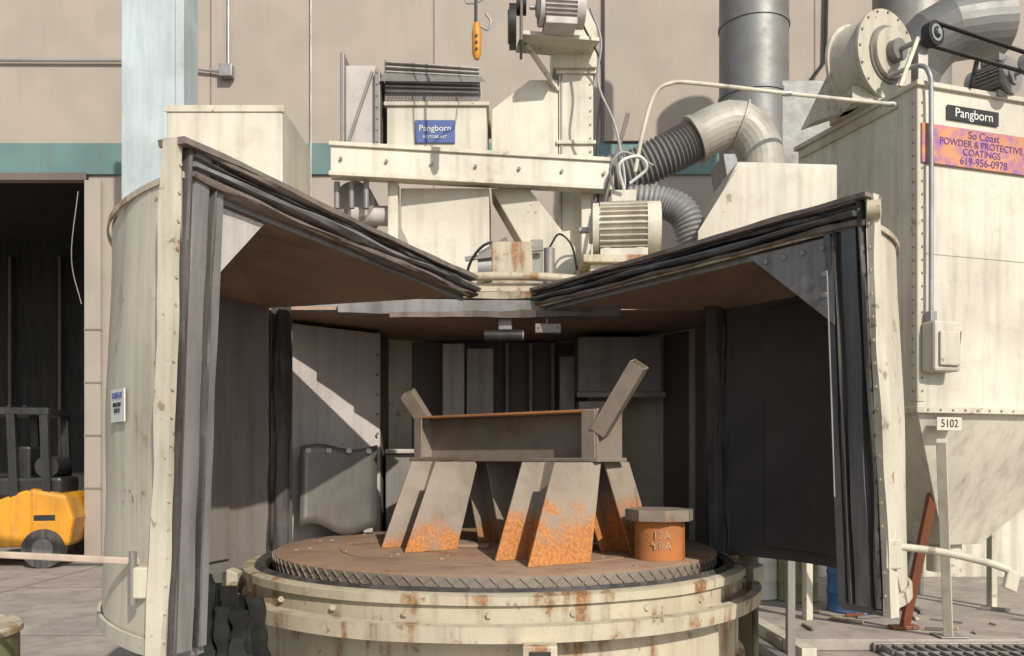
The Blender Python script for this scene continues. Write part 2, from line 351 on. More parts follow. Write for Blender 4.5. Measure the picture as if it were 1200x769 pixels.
# ------------------------------------------------------------ doors
def door(name,F,M,P,C,side,ztop,zbot,lean):
    D=E(name)
    def L(x,y,z):
        f=max(0,1-math.hypot(x-F[0],y-F[1])/2.2); return V(x+side*lean*(ztop-z)*f,y,z)
    arc,cc,r=arc3(F,M,P,40)
    zs=[zbot+(ztop-.09-zbot)*k/12 for k in range(13)]
    t=.035; vs=[];m=len(zs)
    for (x,y) in arc:
        d=V(x-cc[0],y-cc[1],0).normalized()
        for z in zs:
            w=.014*noise.noise(V(x*2.2,y*2.2,z*2))
            vs.append(L(x+d.x*w,y+d.y*w,z))
        for z in zs: vs.append(L(x-d.x*t,y-d.y*t,z))
    fs=[];fm=[]
    for i in range(len(arc)-1):
        a=i*2*m;b=(i+1)*2*m
        for k in range(m-1):
            fs.append((a+k,b+k,b+k+1,a+k+1));fm.append(0)
            fs.append((a+m+k,b+m+k,b+m+k+1,a+m+k+1));fm.append(1)
        fs.append((a,b,b+m,a+m));fm.append(0); fs.append((a+m-1,b+m-1,b+2*m-1,a+2*m-1));fm.append(0)
    mesh('shell',vs,fs,None,D,0,True,mats=[creamD,darkG if side<0 else linerR],fm=fm)
    step=[arc[i] for i in range(0,41,5)]
    ring=[(x,y) for x,y in step]+[C]
    cxm=sum(p[0] for p in ring)/len(ring); cym=sum(p[1] for p in ring)/len(ring)
    vs=[L(x,y,ztop-.09) for x,y in ring]+[V(cxm,cym,ztop+.10)]; k=len(ring)
    vs+=[v-V(0,0,.02) for v in vs[:]]
    fs=[];fm=[]
    for i in range(k):
        j=(i+1)%k; fs.append((i,j,k));fm.append(0); fs.append((k+1+i,k+1+j,2*k+1));fm.append(1); fs.append((i,j,k+1+j,k+1+i));fm.append(0)
    mesh('roof',vs,fs,None,D,0,mats=[creamR,brown],fm=fm)
    e=V(C[0]-F[0],C[1]-F[1],0); e.normalize()
    nn=V(e.y,-e.x,0)
    if nn.y>0: nn=-nn
    up=V(0,0,1)
    Ft=L(F[0],F[1],ztop); Fb=L(F[0],F[1],zbot-.02)
    sm_=rubG if side<0 else rubK
    rag('frame_plate',Fb,Ft,e,nn,[(0,-.06),(.19,-.06),(.19,-.02),(0,-.02)],sm_,D,30,.003,3,1)
    rag('edge_flange',Fb,Ft,e,nn,[(-.03,-.05),(.0,-.05),(.0,.0),(-.03,.0)],creamF if side<0 else cream,D,60,.006,5,2)
    for q,(a,w,h,mt) in enumerate(((.005,.018,.014,rubber),(.03,.085,.008,sm_),(.122,.016,.012,rubber),(.145,.04,.002,sm_))):
        rag('seal_%d'%q,Fb+up*.03,Ft-up*.02,e,nn,[(a,-.025),(a+w*.15,h*.8),(a+w*.5,h),(a+w*.85,h*.8),(a+w,-.025)],mt,D,70,.006 if q!=3 else .004,4,q+4)
    Ct=V(C[0],C[1],ztop)
    rag('top_flange',Ft-e*.03,Ct+e*.03,nn,up,[(-.07,-.02),(.035,-.02),(.035,.0),(-.07,.0)],rubB,D,70,.006,4,9)
    for q,(a,w,h,mt) in enumerate(((.0,.030,.03,rubB),(.032,.016,.018,rubber),(.05,.030,.034,sm_),(.083,.026,.02,rubB))):
        rag('top_seal_%d'%q,Ft+e*.02,Ct+e*(.02+.02*q),up,nn,[(-a,-.03),(-a-w*.2,h*.8),(-a-w*.5,h),(-a-w*.8,h*.8),(-a-w,-.03)],mt,D,90,.007,6,q+14)
    rag('top_plate',Ft+e*.05,Ct-e*.0,up,nn,[(-.02,-.055),(-.13,-.05),(-.13,-.035),(-.02,-.035)],rubG,D,40,.004,4,31)
    h=V(P[0],P[1],0)
    rag('hinge_strip',h+up*zbot,h+up*(ztop-.1),(1,0,0),(0,1,0),[(-.04,-.03),(.03,-.03),(.03,.03),(-.04,.03)],rubber,D,50,.012,6,21)
    def rail(nm,z,hh,out,mt):
        vs=[];fs=[]
        for (x,y) in arc:
            d=V(x-cc[0],y-cc[1],0).normalized()
            for a,b in((.004,-hh),(out,-hh),(out,hh),(.004,hh)): vs.append(L(x+d.x*a,y+d.y*a,z+b))
        for i in range(len(arc)-1):
            for q in range(4): q2=(q+1)%4; fs.append((i*4+q,i*4+q2,i*4+4+q2,i*4+4+q))
        fs.append((0,1,2,3)); q=(len(arc)-1)*4; fs.append((q,q+1,q+2,q+3))
        mesh(nm,vs,fs,mt,D,0,True)
    rail('bottom_rail',zbot+.025,.025,.016,cream); rail('top_rail',ztop-.10,.010,.012,creamR)
    bolts('flange_bolts',[L(F[0],F[1],zbot+.06+.085*i)+e*-.015+nn*.002 for i in range(18)],nn,.006,creamR,D)
    iv=[];ifs=[]
    rng=range(5,37,2)
    for i in rng:
        x,y=arc[i]; d=V(x-cc[0],y-cc[1],0).normalized(); o=t+.014
        iv+= [V(x-d.x*o,y-d.y*o,zbot+.07),V(x-d.x*o,y-d.y*o,ztop-.14)]
    for i in range(len(list(rng))-1): ifs.append((2*i,2*i+2,2*i+3,2*i+1))
    mesh('wear_liner',iv,ifs,darkG if side<0 else linerR,D,0,True)
    return D,arc,cc,e,nn,L
LD,arcL,ccL,eL,nL,LL=door('cabinet_door',(-1.00,2.60),(-1.66,3.66),(-1.42,4.90),(-.226,4.52),-1,2.56,.98,.035)
RD,arcR,ccR,eR,nR,LR=door('cabinet_door.001',(1.29,3.13),(1.70,4.05),(1.27,4.98),(.146,4.87),1,2.56,1.03,.045)
Fr=V(1.29,3.13,0)
a=Fr+eR*.13+nR*-.02; g0=[a+V(0,0,2.44),a+eR*.42+V(0,0,2.44),a+V(0,0,2.10)]
poly_ext('corner_gusset',g0,nR*.012,rubG,RD,.002)
bolts('gusset_bolts',[a+nR*.014+V(0,0,2.40)+eR*(.05+.09*i) for i in range(4)]+[a+nR*.014+eR*.04+V(0,0,2.3-.08*i) for i in range(2)],nR,.011,galv,RD)
a=V(-1.0,2.6,0)+eL*.18+nL*-.05; poly_ext('corner_gusset',[a+V(0,0,2.42),a+eL*.25+V(0,0,2.42),a+V(0,0,2.18)],nL*.012,grayP,LD,.002)
cyl('corner_roller',(1.30,3.12,2.50),(1.34,3.10,2.50),.035,creamR,RD,16)
tube('drip_rod',[LR(1.20,3.23,2.3)+nR*.03,LR(1.19,3.2,1.7)+nR*.04,LR(1.2,3.2,1.45)+nR*.06],.003,galv,RD,8,res=5)
i=13; x,y=arcL[i]; x0,y0=arcL[i-1]; d=V(x-ccL[0],y-ccL[1],0).normalized(); tt=V(-d.y,d.x,0)
if tt.dot(V(1,-.3,0))<0: tt=-tt
i=6; x,y=arcL[i]; d=V(x-ccL[0],y-ccL[1],0).normalized(); tt=V(-d.y,d.x,0)
if tt.dot(V(1,-.3,0))<0: tt=-tt
st=E('equipment_label'); c=LL(x,y,1.77)+d*.018
obox('plate',c,tt*.075,d*.002,V(0,0,.055),white,st,0)
rz=math.atan2(tt.y,tt.x)
text('label_title','SURPLUS',c+d*.004+V(0,0,.033),(math.pi/2,0,rz),.028,blueS,st)
text('label_body','ITEM 4107\nLOT 22',c+d*.004-V(0,0,.008),(math.pi/2,0,rz),.020,black,st)
dh=E('door_latch_arm')
tube('arm',[(1.42,3.12,1.27),(1.55,3.08,1.255),(1.68,3.02,1.225),(1.75,3.0,1.20)],.014,cream,dh,10,res=5)
obox('knob',(1.755,3.0,1.165),(.022,.0,-.01),(0,.012,0),(.008,0,.035),cream,dh); box('bracket',1.36,1.42,3.10,3.2,1.19,1.3,cream,dh)
dh=E('door_latch_arm.001')
beam('arm',(-1.08,2.72,1.26),(-1.95,2.98,1.265),.022,.022,wood,dh); box('hasp',-1.20,-1.12,2.69,2.74,1.15,1.25,cream,dh); box('bracket',-1.12,-1.06,2.64,2.72,1.14,1.30,creamR,dh)
cyl('pin',(-1.2,2.7,1.13),(-1.2,2.7,1.3),.012,gray,dh,10)
rc=E('rubber_curtain')
for k in range(9):
    x=-1.22+.024*k; yy=3.42+.05*(k%3)-.012*k
    rag('strip_%d'%k,(x,yy,1.13-.03*(k%4)-.012*k),(x+.02*math.sin(k),yy+.03,.5),(1,0,0),(0,1,0),[(-.03,-.01),(.03,-.012),(.03,.01),(-.03,.012)],rubD,rc,30,.016,17,k)

# ------------------------------------------------------------ workpiece on table
wk=E('steel_beam_fixture')
A=V(-.56,4.93,0);B=V(.40,4.12,0); ax=(B-A).normalized(); pr=V(-ax.y,ax.x,0)
if pr.y<0: pr=-pr
zb,zt=1.575,1.83; mid=(A+B)/2; half=(B-A)/2; wd=.11
off=pr*wd
def hb(n,c,u,v,w,mt=steel): return obox(n,c,u,v,w,mt,wk,.003)
hb('top_flange',mid+off+V(0,0,zt-.008),half,pr*wd,V(0,0,.008))
hb('bottom_flange',mid+off+V(0,0,zb+.008),half+ax*.03,pr*(wd+.02),V(0,0,.010))
hb('web',mid+off+V(0,0,(zt+zb)/2),half-ax*.002,pr*.006,V(0,0,(zt-zb)/2-.017))
for i,s in enumerate((-.96,.90)):
    hb('stiffener_%d'%i,mid+off*.52+half*s+V(0,0,(zt+zb)/2),ax*.006,pr*(wd*.46),V(0,0,(zt-zb)/2-.02))
hb('end_plate',B+off+ax*.008+V(0,0,(zt+zb)/2),ax*.007,pr*wd*1.0,V(0,0,(zt-zb)/2+.002))
hb('end_face_plate',B-ax*.035-pr*.004+V(0,0,(zt+zb)/2),ax*.04,pr*.005,V(0,0,(zt-zb)/2-.003))
hb('end_face_plate_2',A+ax*.03-pr*.004+V(0,0,(zt+zb)/2),ax*.03,pr*.005,V(0,0,(zt-zb)/2-.003))
hb('top_rust_edge',mid+V(0,0,zt-.008)-pr*.003,half,pr*.003,V(0,0,.006),steelO)
def sqtube(n,p0,p1,w,side=(0,1,0)):
    p0,p1=Vector(p0),Vector(p1); t=(p1-p0); t.normalize(); s=t.cross(Vector(side)).normalized(); u=s.cross(t)
    vs=[];h=w/2;q=h-.008
    for p,hh in((p0,h),(p1,h),(p1,q),(p1-t*.12,q)):
        for a,b in((-1,-1),(1,-1),(1,1),(-1,1)): vs.append(p+s*a*hh+u*b*hh)
    fs=[]
    for r in range(3):
        for k in range(4): k2=(k+1)%4; fs.append((r*4+k,r*4+k2,r*4+4+k2,r*4+4+k))
    fs.append((0,1,2,3)); fs.append((12,13,14,15))
    return mesh(n,vs,fs,steel,wk)
sqtube('lifting_tube',(.425,4.14,1.72),(.595,3.98,2.03),.078,side=(.35,1,0))
sqtube('lifting_tube_2',(-.50,4.96,1.80),(-.60,4.9,1.965),.075,side=(.35,1,0))
def leg(n,top,bot,ang,wf,dp,mt=steel,taper=1.0):
    top,bot=Vector(top),Vector(bot); u=V(math.cos(ang),math.sin(ang),0); v=V(-math.sin(ang),math.cos(ang),0)
    f=.010
    def pr_(nm,prof):
        vs=[top+u*a/taper+v*b for a,b in prof]+[bot+u*a*taper+v*b for a,b in prof]; k=len(prof)
        fs=[tuple(range(k)),tuple(range(k,2*k))]+[(i,(i+1)%k,k+(i+1)%k,k+i) for i in range(k)]
        mesh(nm,vs,fs,mt,wk,.002)
    pr_(n+'_flange_a',[(-wf,-dp),(wf,-dp),(wf,-dp+f),(-wf,-dp+f)])
    pr_(n+'_flange_b',[(-wf,dp-f),(wf,dp-f),(wf,dp),(-wf,dp)])
    pr_(n+'_web',[(-f/2,-dp+f+.001),(f/2,-dp+f+.001),(f/2,dp-f-.001),(-f/2,dp-f-.001)])
zt2=zb-.003; zb2=TZ+.001
leg('leg_near',(.24,4.18,zt2),(.14,3.93,zb2),math.radians(33),.155,.14,steelZ,taper=1.12)
leg('leg_near_b',(.46,4.38,zt2),(.59,4.34,zb2),math.radians(45),.10,.10,steelZ)
leg('leg_far',(-.37,4.66,zt2),(-.49,4.48,zb2),math.radians(34),.14,.14,steelF,taper=1.08)
leg('leg_far_b',(-.13,4.80,zt2),(-.05,4.84,zb2),math.radians(48),.11,.09,steelF)
box('foot_shim',-.34,-.12,4.5,4.62,TZ+.001,TZ+.02,tabler,wk)
fp=E('flanged_pipe_stub')
cyl('pipe',(.70,4.05,TZ+.001),(.70,4.05,1.30),.118,steelO,fp,40)
tube('flange',[(.70,4.05,1.30),(.70,4.05,1.352)],.163,steel,fp,8,smooth=False)
text('chalk_mark','12A\nYRA',(.69,3.931,1.21),(math.pi/2,0,0),.05,chalk,fp,.0005)

# ------------------------------------------------------------ plenums beside cabinet
pl=E('exhaust_plenum'); box('casing',-2.35,-1.56,5.8,6.6,1.4,3.98,creamC,pl,.01); box('edge_trim',-2.36,-1.55,5.79,5.798,3.94,3.985,cream,pl,.002)
for i,x in enumerate((-2.25,-1.7)): box('leg_%d'%i,x,x+.08,6.4,6.48,.004,1.4,cream,pl)
pl=E('exhaust_plenum.001')
poly_ext('casing',[(1.56,5.9,1.5),(2.25,5.9,1.5),(2.25,5.9,3.62),(1.56,5.9,3.64),(1.30,5.9,3.12),(1.56,5.9,3.0)],(0,.7,0),creamC,pl,.01)
poly_ext('side_chute',[(1.56,5.87,3.60),(1.56,5.87,3.0),(1.28,5.87,3.0),(1.28,5.87,3.15)],(0,.02,0),cream,pl,.002)
for i,x in enumerate((1.6,2.1)): box('leg_%d'%i,x,x+.06,6.5,6.56,.004,1.5,gray,pl)

# ------------------------------------------------------------ media separator & elevator on top
sp=E('media_separator')
beam('cross_channel',(-1.23,5.80,3.60),(.71,6.12,3.60),.14,.20,creamC,sp)
beam('channel_lip_top',(-1.23,5.72,3.70),(.71,6.04,3.70),.02,.03,cream,sp); beam('channel_lip_bottom',(-1.23,5.72,3.50),(.71,6.04,3.50),.02,.03,cream,sp)
bolts('channel_bolts',[(-1.15+.3*i,5.738+.0495*i-.008,3.6) for i in range(7)],(0,-1,0),.012,gray,sp)
box('support_post_l',-.86,-.79,5.9,6.0,2.6,3.5,creamC,sp); box('support_post_r',.5,.57,6.15,6.25,2.6,3.5,creamC,sp)
box('separator_box',-.88,-.18,6.0,6.6,3.72,4.06,creamC,sp)
box('box_rim',-.9,-.16,5.98,6.62,4.06,4.09,cream,sp)
poly_ext('louver_head',[(-.90,6.02,4.10),(-.2,6.02,4.10),(-.24,6.02,4.34),(-.90,6.02,4.40)],(0,.4,0),gray,sp)
for i in range(7): beam('louver_%d'%i,(-.89,6.005,4.17+.034*i),(-.23,6.005,4.16+.028*i),.03,.010,grayP,sp)
poly_ext('hood_flap',[(-.92,5.93,4.21),(-.18,5.93,4.20),(-.22,6.0,4.27),(-.9,6.0,4.30)],(0,.006,.006),gray,sp,.001)
vs=[];fs=[]
for i in range(28):
    for j in range(4):
        x=-.88+.0235*i+(.010 if j%2 else 0); z=4.11+.018*j
        o=len(vs); vs+=[(x,6.012,z),(x+.012,6.012,z),(x+.012,6.012,z+.008),(x,6.012,z+.008)]; fs.append((o,o+1,o+2,o+3))
mesh('mesh_slots',vs,fs,dark,sp)
box('side_housing',-1.17,-.96,6.0,6.5,3.75,4.35,grayP,sp); box('side_flange',-1.20,-1.17,5.95,6.55,3.7,4.42,gray,sp); box('side_flange_2',-.96,-.92,5.95,6.55,3.75,4.30,gray,sp)
beam('side_brace',(-1.15,5.985,3.8),(-.98,5.985,4.3),.02,.02,gray,sp)
bolts('flange_bolts',[(-.94,5.95,3.8+.08*i) for i in range(7)],(0,-1,0),.009,gray,sp)
poly_ext('lower_hopper',[(-.78,5.98,3.48),(-.16,5.98,3.48),(-.16,5.98,2.95),(-.35,5.98,2.6),(-.5,5.98,2.6),(-.78,5.98,3.2)],(0,.55,0),creamC,sp)
poly_ext('feed_chute',[(-.15,6.05,3.50),(.12,6.05,3.50),(.45,6.05,3.08),(.45,6.05,2.72),(.30,6.05,2.72)],(0,.35,0),cream,sp)
cyl('drive_end',(-1.1,5.95,3.38),(-1.1,6.3,3.38),.14,gray,sp); cyl('drive_roller',(-1.15,6.0,3.30),(-.8,6.05,3.30),.07,grayP,sp)
for i in range(3): cyl('roller_pin_%d'%i,(-1.2+.1*i,5.85,3.30),(-1.2+.1*i,5.85,3.48),.02,gray,sp,10)
s=E('machine_nameplate'); box('plate',-.68,-.40,5.985,5.998,3.80,3.96,blueS,s,.002); text('lettering','Pangborn',(-.54,5.982,3.90),(math.pi/2,0,0),.06,white,s); text('subtitle','ROTOBLAST',(-.54,5.982,3.84),(math.pi/2,0,0),.03,white,s)
vm=E('shot_valve')
box('body',-.1,.13,5.6,5.8,2.62,2.90,creamC,vm); cyl('wheel_l',(-.22,5.55,2.82),(-.12,5.55,2.82),.09,galv,vm,20); cyl('actuator',(-.20,5.6,2.9),(-.02,5.6,3.0),.045,gray,vm,16)
box('plate',.12,.2,5.5,5.6,2.7,3.0,gray,vm); tube('hose',[(-.25,5.5,2.6),(-.28,5.45,2.8),(-.15,5.4,2.95),(.05,5.45,2.9),(.1,5.5,2.75)],.009,black,vm,8,res=6); beam('link',(-.35,5.4,2.62),(-.18,5.4,2.72),.04,.04,creamR,vm)
cyl('cylinder',(.24,5.5,2.66),(.24,5.5,2.94),.035,gray,vm,16); tube('airline',[(.24,5.48,2.94),(.30,5.45,3.02),(.38,5.45,2.95),(.42,5.5,2.8)],.007,black,vm,8,res=5); beam('arm',(-.3,5.45,2.86),(.2,5.45,2.93),.02,.03,gray,vm); box('tray',-.32,.3,5.35,5.5,2.60,2.63,creamR,vm)
be=E('bucket_elevator')
box('leg_casing',.345,.60,6.3,6.75,0,4.60,creamC,be)
for i,z in enumerate((3.0,3.9,4.42)): box('casing_flange_%d'%i,.325,.62,6.28,6.77,z,z+.03,cream,be)
box('casing_seam',.36,.372,6.290,6.298,2.7,4.6,gray,be,0)
bolts('casing_bolts',[(.58,6.298,2.75+.1*i) for i in range(17)],(0,-1,0),.008,gray,be)
poly_ext('discharge_spout',[(-.15,6.3,3.75),(.34,6.3,3.75),(.34,6.3,4.38),(.13,6.3,4.38),(-.15,6.3,4.16)],(0,.4,0),creamC,be)
poly_ext('head_cover',[(.30,6.25,4.45),(.62,6.25,4.45),(.62,6.25,4.75),(.54,6.25,4.9),(.38,6.25,4.9),(.30,6.25,4.75)],(0,.5,0),cream,be)
def motor(n,parent,c,ax,r,l,mt=creamC):
    c=Vector(c);ax=Vector(ax).normalized(); m=E(n,parent=parent)
    tube('core',[c-ax*l/2,c+ax*l/2],r*.86,mt,m,32)
    tube('fan_cover',[c+ax*l*.42,c+ax*l*.48,c+ax*l*.66],r,mt,m,32); tube('cover_grille',[c+ax*l*.66,c+ax*l*.665],r*.7,black,m,24)
    tube('end_bell',[c-ax*l*.44,c-ax*l*.55],r*.98,mt,m,32); tube('bell_nose',[c-ax*l*.55,c-ax*l*.62],r*.5,mt,m,24); tube('shaft',[c-ax*l*.6,c-ax*l*.8],r*.12,galv,m,12)
    ref=V(0,0,1); s=ax.cross(ref).normalized(); u=s.cross(ax)
    for k in range(28):
        a=2*math.pi*k/28; d=s*math.cos(a)+u*math.sin(a); q=ax.cross(d)
        obox('fin_%d'%k,c+d*r*.92,ax*l*.42,d*r*.09,q*.004,mt,m,0)
    obox('terminal_box',c+u*r*1.15,ax*.08,s*.07,u*r*.22,mt,m); obox('foot',c-u*r*1.05,ax*l*.42,s*r*.9,u*.025,mt,m)
    obox('foot_web_a',c-u*r*.92+ax*l*.3,ax*.025,s*r*.6,u*r*.12,mt,m); obox('foot_web_b',c-u*r*.92-ax*l*.3,ax*.025,s*r*.6,u*r*.12,mt,m)
    return m
motor('head_motor',be,(.33,5.95,4.72),(1,.1,0),.125,.26,grayP)
cyl('drive_pulley',(-.02,6.0,4.62),(.03,6.0,4.62),.15,black,be); cyl('pulley_rim',(-.03,6.0,4.62),(-.02,6.0,4.62),.11,gray,be); cyl('pulley_small',(.03,5.97,4.76),(.10,5.97,4.76),.07,black,be); box('belt_guard',.055,.075,5.9,6.2,4.48,4.95,dark,be); beam('motor_mount',(.05,6.1,4.565),(.6,6.2,4.565),.28,.03,cream,be); beam('mount_strut',(.1,6.1,4.55),(.34,6.3,4.30),.03,.03,cream,be)
tube('head_cable',[(.55,6.0,4.75),(.62,5.95,4.5),(.60,5.95,4.2),(.72,5.95,3.9),(.78,5.9,3.5),(.72,5.8,3.3)],.009,galv,be,8,res=6)
tube('head_cable_b',[(.50,6.1,4.7),(.66,6.2,4.4),(.63,6.28,4.0),(.64,6.28,3.2)],.008,black,be,8,res=6)
wm=E('blast_wheel_motor'); motor('motor',wm,(.73,5.6,3.09),(1,-.1,0),.175,.36,creamC); box('mount_plate',.45,1.05,5.4,5.85,2.83,2.88,creamR,wm); box('wheel_housing',.5,.98,5.45,5.85,2.6,2.83,cream,wm)
tube('cable',[(.72,5.5,3.32),(.68,5.4,3.45),(.80,5.4,3.50),(.86,5.45,3.44),(.76,5.5,3.36)],.010,white,wm,8,res=6)
tube('cable_b',[(.66,5.5,3.3),(.62,5.4,3.42),(.70,5.38,3.52),(.9,5.45,3.46)],.008,galv,wm,8,res=6)
beam('brace',(.62,6.0,3.30),(.83,6.1,4.05),.03,.03,dark,wm)
fd=E('flexible_duct')
def ribf(r,a): return lambda i,n: r+ (a if i%2 else -a)
tube('hose_upper',[(.45,6.5,3.70),(.85,6.45,3.74),(1.15,6.4,3.86),(1.38,6.4,3.98)],.16,galvD,fd,24,res=18,radf=ribf(.15,.009))
tube('elbow',[(1.36,6.4,3.97),(1.55,6.4,4.07),(1.70,6.4,4.09),(1.82,6.4,3.98),(1.87,6.4,3.82),(1.87,6.4,3.6)],.170,duct,fd,28,res=2,smooth=False)
for i,(p,q) in enumerate((((1.36,6.4,3.97),(1.39,6.4,3.985)),((1.87,6.4,3.64),(1.87,6.4,3.67)),((1.70,6.4,4.09),(1.715,6.4,4.085)))): cyl('elbow_band_%d'%i,p,q,.185,duct,fd,28)
tube('hose_lower',[(.85,6.3,3.50),(1.1,6.25,3.46),(1.25,6.2,3.36),(1.32,6.2,3.15)],.12,galv,fd,24,res=14,radf=ribf(.11,.008))
ap=E('conduit_pipe')
tube('run',[(.80,5.55,3.45),(.86,5.55,3.75),(.93,5.55,3.96),(1.03,5.56,4.03),(1.2,5.6,4.05),(1.9,5.9,4.11),(2.55,6.2,4.18),(2.85,6.35,4.22)],.014,creamC,ap,10,res=6)
for i,(x,y,z) in enumerate(((1.9,5.9,4.11),(2.8,6.33,4.215))): cyl('coupling_%d'%i,(x-.03,y,z),(x+.03,y,z),.02,galv,ap,12)

# ------------------------------------------------------------ dust collector
dc=E('dust_collector',(3.09,6.5,0),math.atan2(.31,.95))
box('casing',0,2.3,0,1.45,1.97,4.43,creamC,dc,.01)
for i,x in enumerate((0,2.24)): box('corner_angle_%d'%i,x-.003,x+.06,-.008,-.001,2.02,4.40,cream,dc,.002)
box('corner_angle_side',-.008,-.001,-.003,.06,2.02,4.40,cream,dc,.002)
box('side_panel_seam',-.006,-.001,.16,.19,2.0,4.4,cream,dc,0); box('side_panel_lip',-.02,-.001,.2,1.4,4.33,4.36,creamR,dc,.002)
box('front_seam',.06,2.24,-.005,-.001,3.15,3.16,cream,dc,0)
box('base_flange',-.05,2.35,-.05,1.5,1.93,1.98,cream,dc); box('top_flange',-.03,2.33,-.03,1.48,4.42,4.46,cream,dc)
bolts('corner_bolts',[(.035,-.008,2.1+.1*i) for i in range(23)],(0,-1,0),.009,gray,dc)
bolts('base_bolts',[(.05+.12*i,-.05,1.955) for i in range(18)],(0,-1,0),.009,gray,dc)
bolts('side_bolts',[(-.008,.035,2.1+.1*i) for i in range(23)],(-1,0,0),.009,gray,dc)
T=[(0,0,1.93),(2.3,0,1.93),(2.3,1.45,1.93),(0,1.45,1.93)];Bt=[(.75,.5,.85),(1.15,.5,.85),(1.15,.9,.85),(.75,.9,.85)]
mesh('hopper',T+Bt,[(0,1,5,4),(1,2,6,5),(2,3,7,6),(3,0,4,7),(4,5,6,7)],creamC,dc,.004)
cyl('discharge',(.95,.7,.6),(.95,.7,.86),.14,cream,dc)
for i,(x,y) in enumerate(((2.2,.02),(2.2,1.35),(.02,1.35))): box('leg_%d'%i,x,x+.07,y,y+.07,.1,1.93,cream,dc)
hm=E('hopper_marking',parent=dc); box('tag',.13,.37,-.056,-.048,1.80,1.90,creamC,hm,.001); text('unit_number','5102',(.25,-.058,1.85),(math.radians(90),0,0),.085,black,hm)
ds=E('switch_box',parent=dc)
box('enclosure',.02,.27,-.15,-.01,2.24,2.62,creamC,ds,.02); box('cover',.05,.24,-.175,-.152,2.28,2.54,cream,ds,.02); beam('handle',(.29,-.1,2.45),(.30,-.1,2.55),.02,.03,black,ds)
tube('conduit',[(.07,-.06,2.62),(.07,-.06,4.2),(.05,-.06,4.5),(.03,.05,4.6),(.0,.3,4.62)],.018,galv,ds,10,res=4)
box('hub',.04,.1,-.09,-.03,2.62,2.70,galv,ds)
s=E('manufacturer_plate',parent=dc); box('plate',.27,.78,-.018,-.008,4.20,4.31,black,s,.002); text('lettering','Pangborn',(.53,-.02,4.255),(math.pi/2,0,0),.10,white,s)
s=E('advertising_sign',parent=dc); box('panel',.02,1.15,-.025,-.010,3.84,4.14,orangeS,s,.002)
text('line_1','So Coast',(.62,-.027,4.09),(math.pi/2,0,0),.085,purple,s); text('line_2','POWDER & PROTECTIVE',(.60,-.027,4.02),(math.pi/2,0,0),.075,purple,s); text('line_3','COATINGS',(.60,-.027,3.955),(math.pi/2,0,0),.075,purple,s); text('line_4','619-956-0978',(.62,-.027,3.885),(math.pi/2,0,0),.085,purple,s)
bl=E('blower_fan')
fc=V(2.98,7.05,4.86); fx=V(.5,-.86,0)
box('pedestal',2.75,3.25,6.9,7.4,4.46,4.6,cream,bl)
tube('scroll_housing',[fc-fx*.16,fc+fx*.12],.34,cream,bl,48); tube('scroll_rim_front',[fc+fx*.115,fc+fx*.14],.365,cream,bl,48); tube('scroll_rim_back',[fc-fx*.18,fc-fx*.155],.365,cream,bl,48)
bolts('rim_bolts',[fc+fx*.142+(V(.86,.5,0)*math.cos(a)+V(0,0,1)*math.sin(a))*.345 for a in [k*math.pi/8 for k in range(16)]],fx,.010,gray,bl)
tube('inlet_ring',[fc+fx*.14,fc+fx*.155],.23,gray,bl,32); tube('inlet_boss',[fc+fx*.155,fc+fx*.19],.2,cream,bl,32); tube('bearing',[fc+fx*.19,fc+fx*.26],.09,gray,bl,20)
poly_ext('outlet',[(2.58,7.3,4.46),(2.86,6.95,4.46),(2.72,6.98,4.85)],(-.05,.2,0),cream,bl)
tube('shaft',[fc+fx*.2,fc+fx*.52],.022,galv,bl,12)
pc1=fc+fx*.50
tube('pulley',[pc1,pc1+fx*.07],.095,black,bl,28); tube('pulley_face',[pc1+fx*.07,pc1+fx*.075],.065,galv,bl,28); tube('pulley_web',[pc1+fx*.075,pc1+fx*.078],.045,black,bl,24); tube('pulley_hub',[pc1+fx*.078,pc1+fx*.1],.025,galv,bl,16)
mc=V(3.82,6.72,4.60)
motor('drive_motor',bl,mc+V(.05,.12,0),(-.5,.86,0),.14,.26,gray)
mp_=mc+fx*.20; tube('motor_pulley',[mp_,mp_+fx*.07],.075,galv,bl,28)
bt=pc1+fx*.03; bb=mp_+fx*.03
for k,(dz,dz2) in enumerate(((.095,.075),(-.095,-.075))):
    for q in range(2): tube('belt_%d_%d'%(k,q),[bt+V(0,0,dz)+fx*.02*q,bb+V(0,0,dz2)+fx*.02*q],.010,black,bl,8)
beam('motor_base',(3.3,6.85,4.48),(4.1,7.1,4.48),.35,.05,gray,bl); beam('bearing_stand',(3.19,6.68,4.46),(3.19,6.68,4.82),.08,.12,gray,bl)
beam('strut',(3.0,6.6,4.46),(3.14,6.6,4.84),.03,.03,cream,bl); beam('strut_b',(3.55,6.6,4.46),(3.65,6.7,4.7),.03,.03,black,bl)
tube('discharge_duct',[(3.55,7.7,4.46),(3.55,7.7,4.95),(3.65,7.6,5.2),(3.85,7.5,5.35),(4.3,7.5,5.4)],.27,galvD,bl,28,res=2,smooth=False)

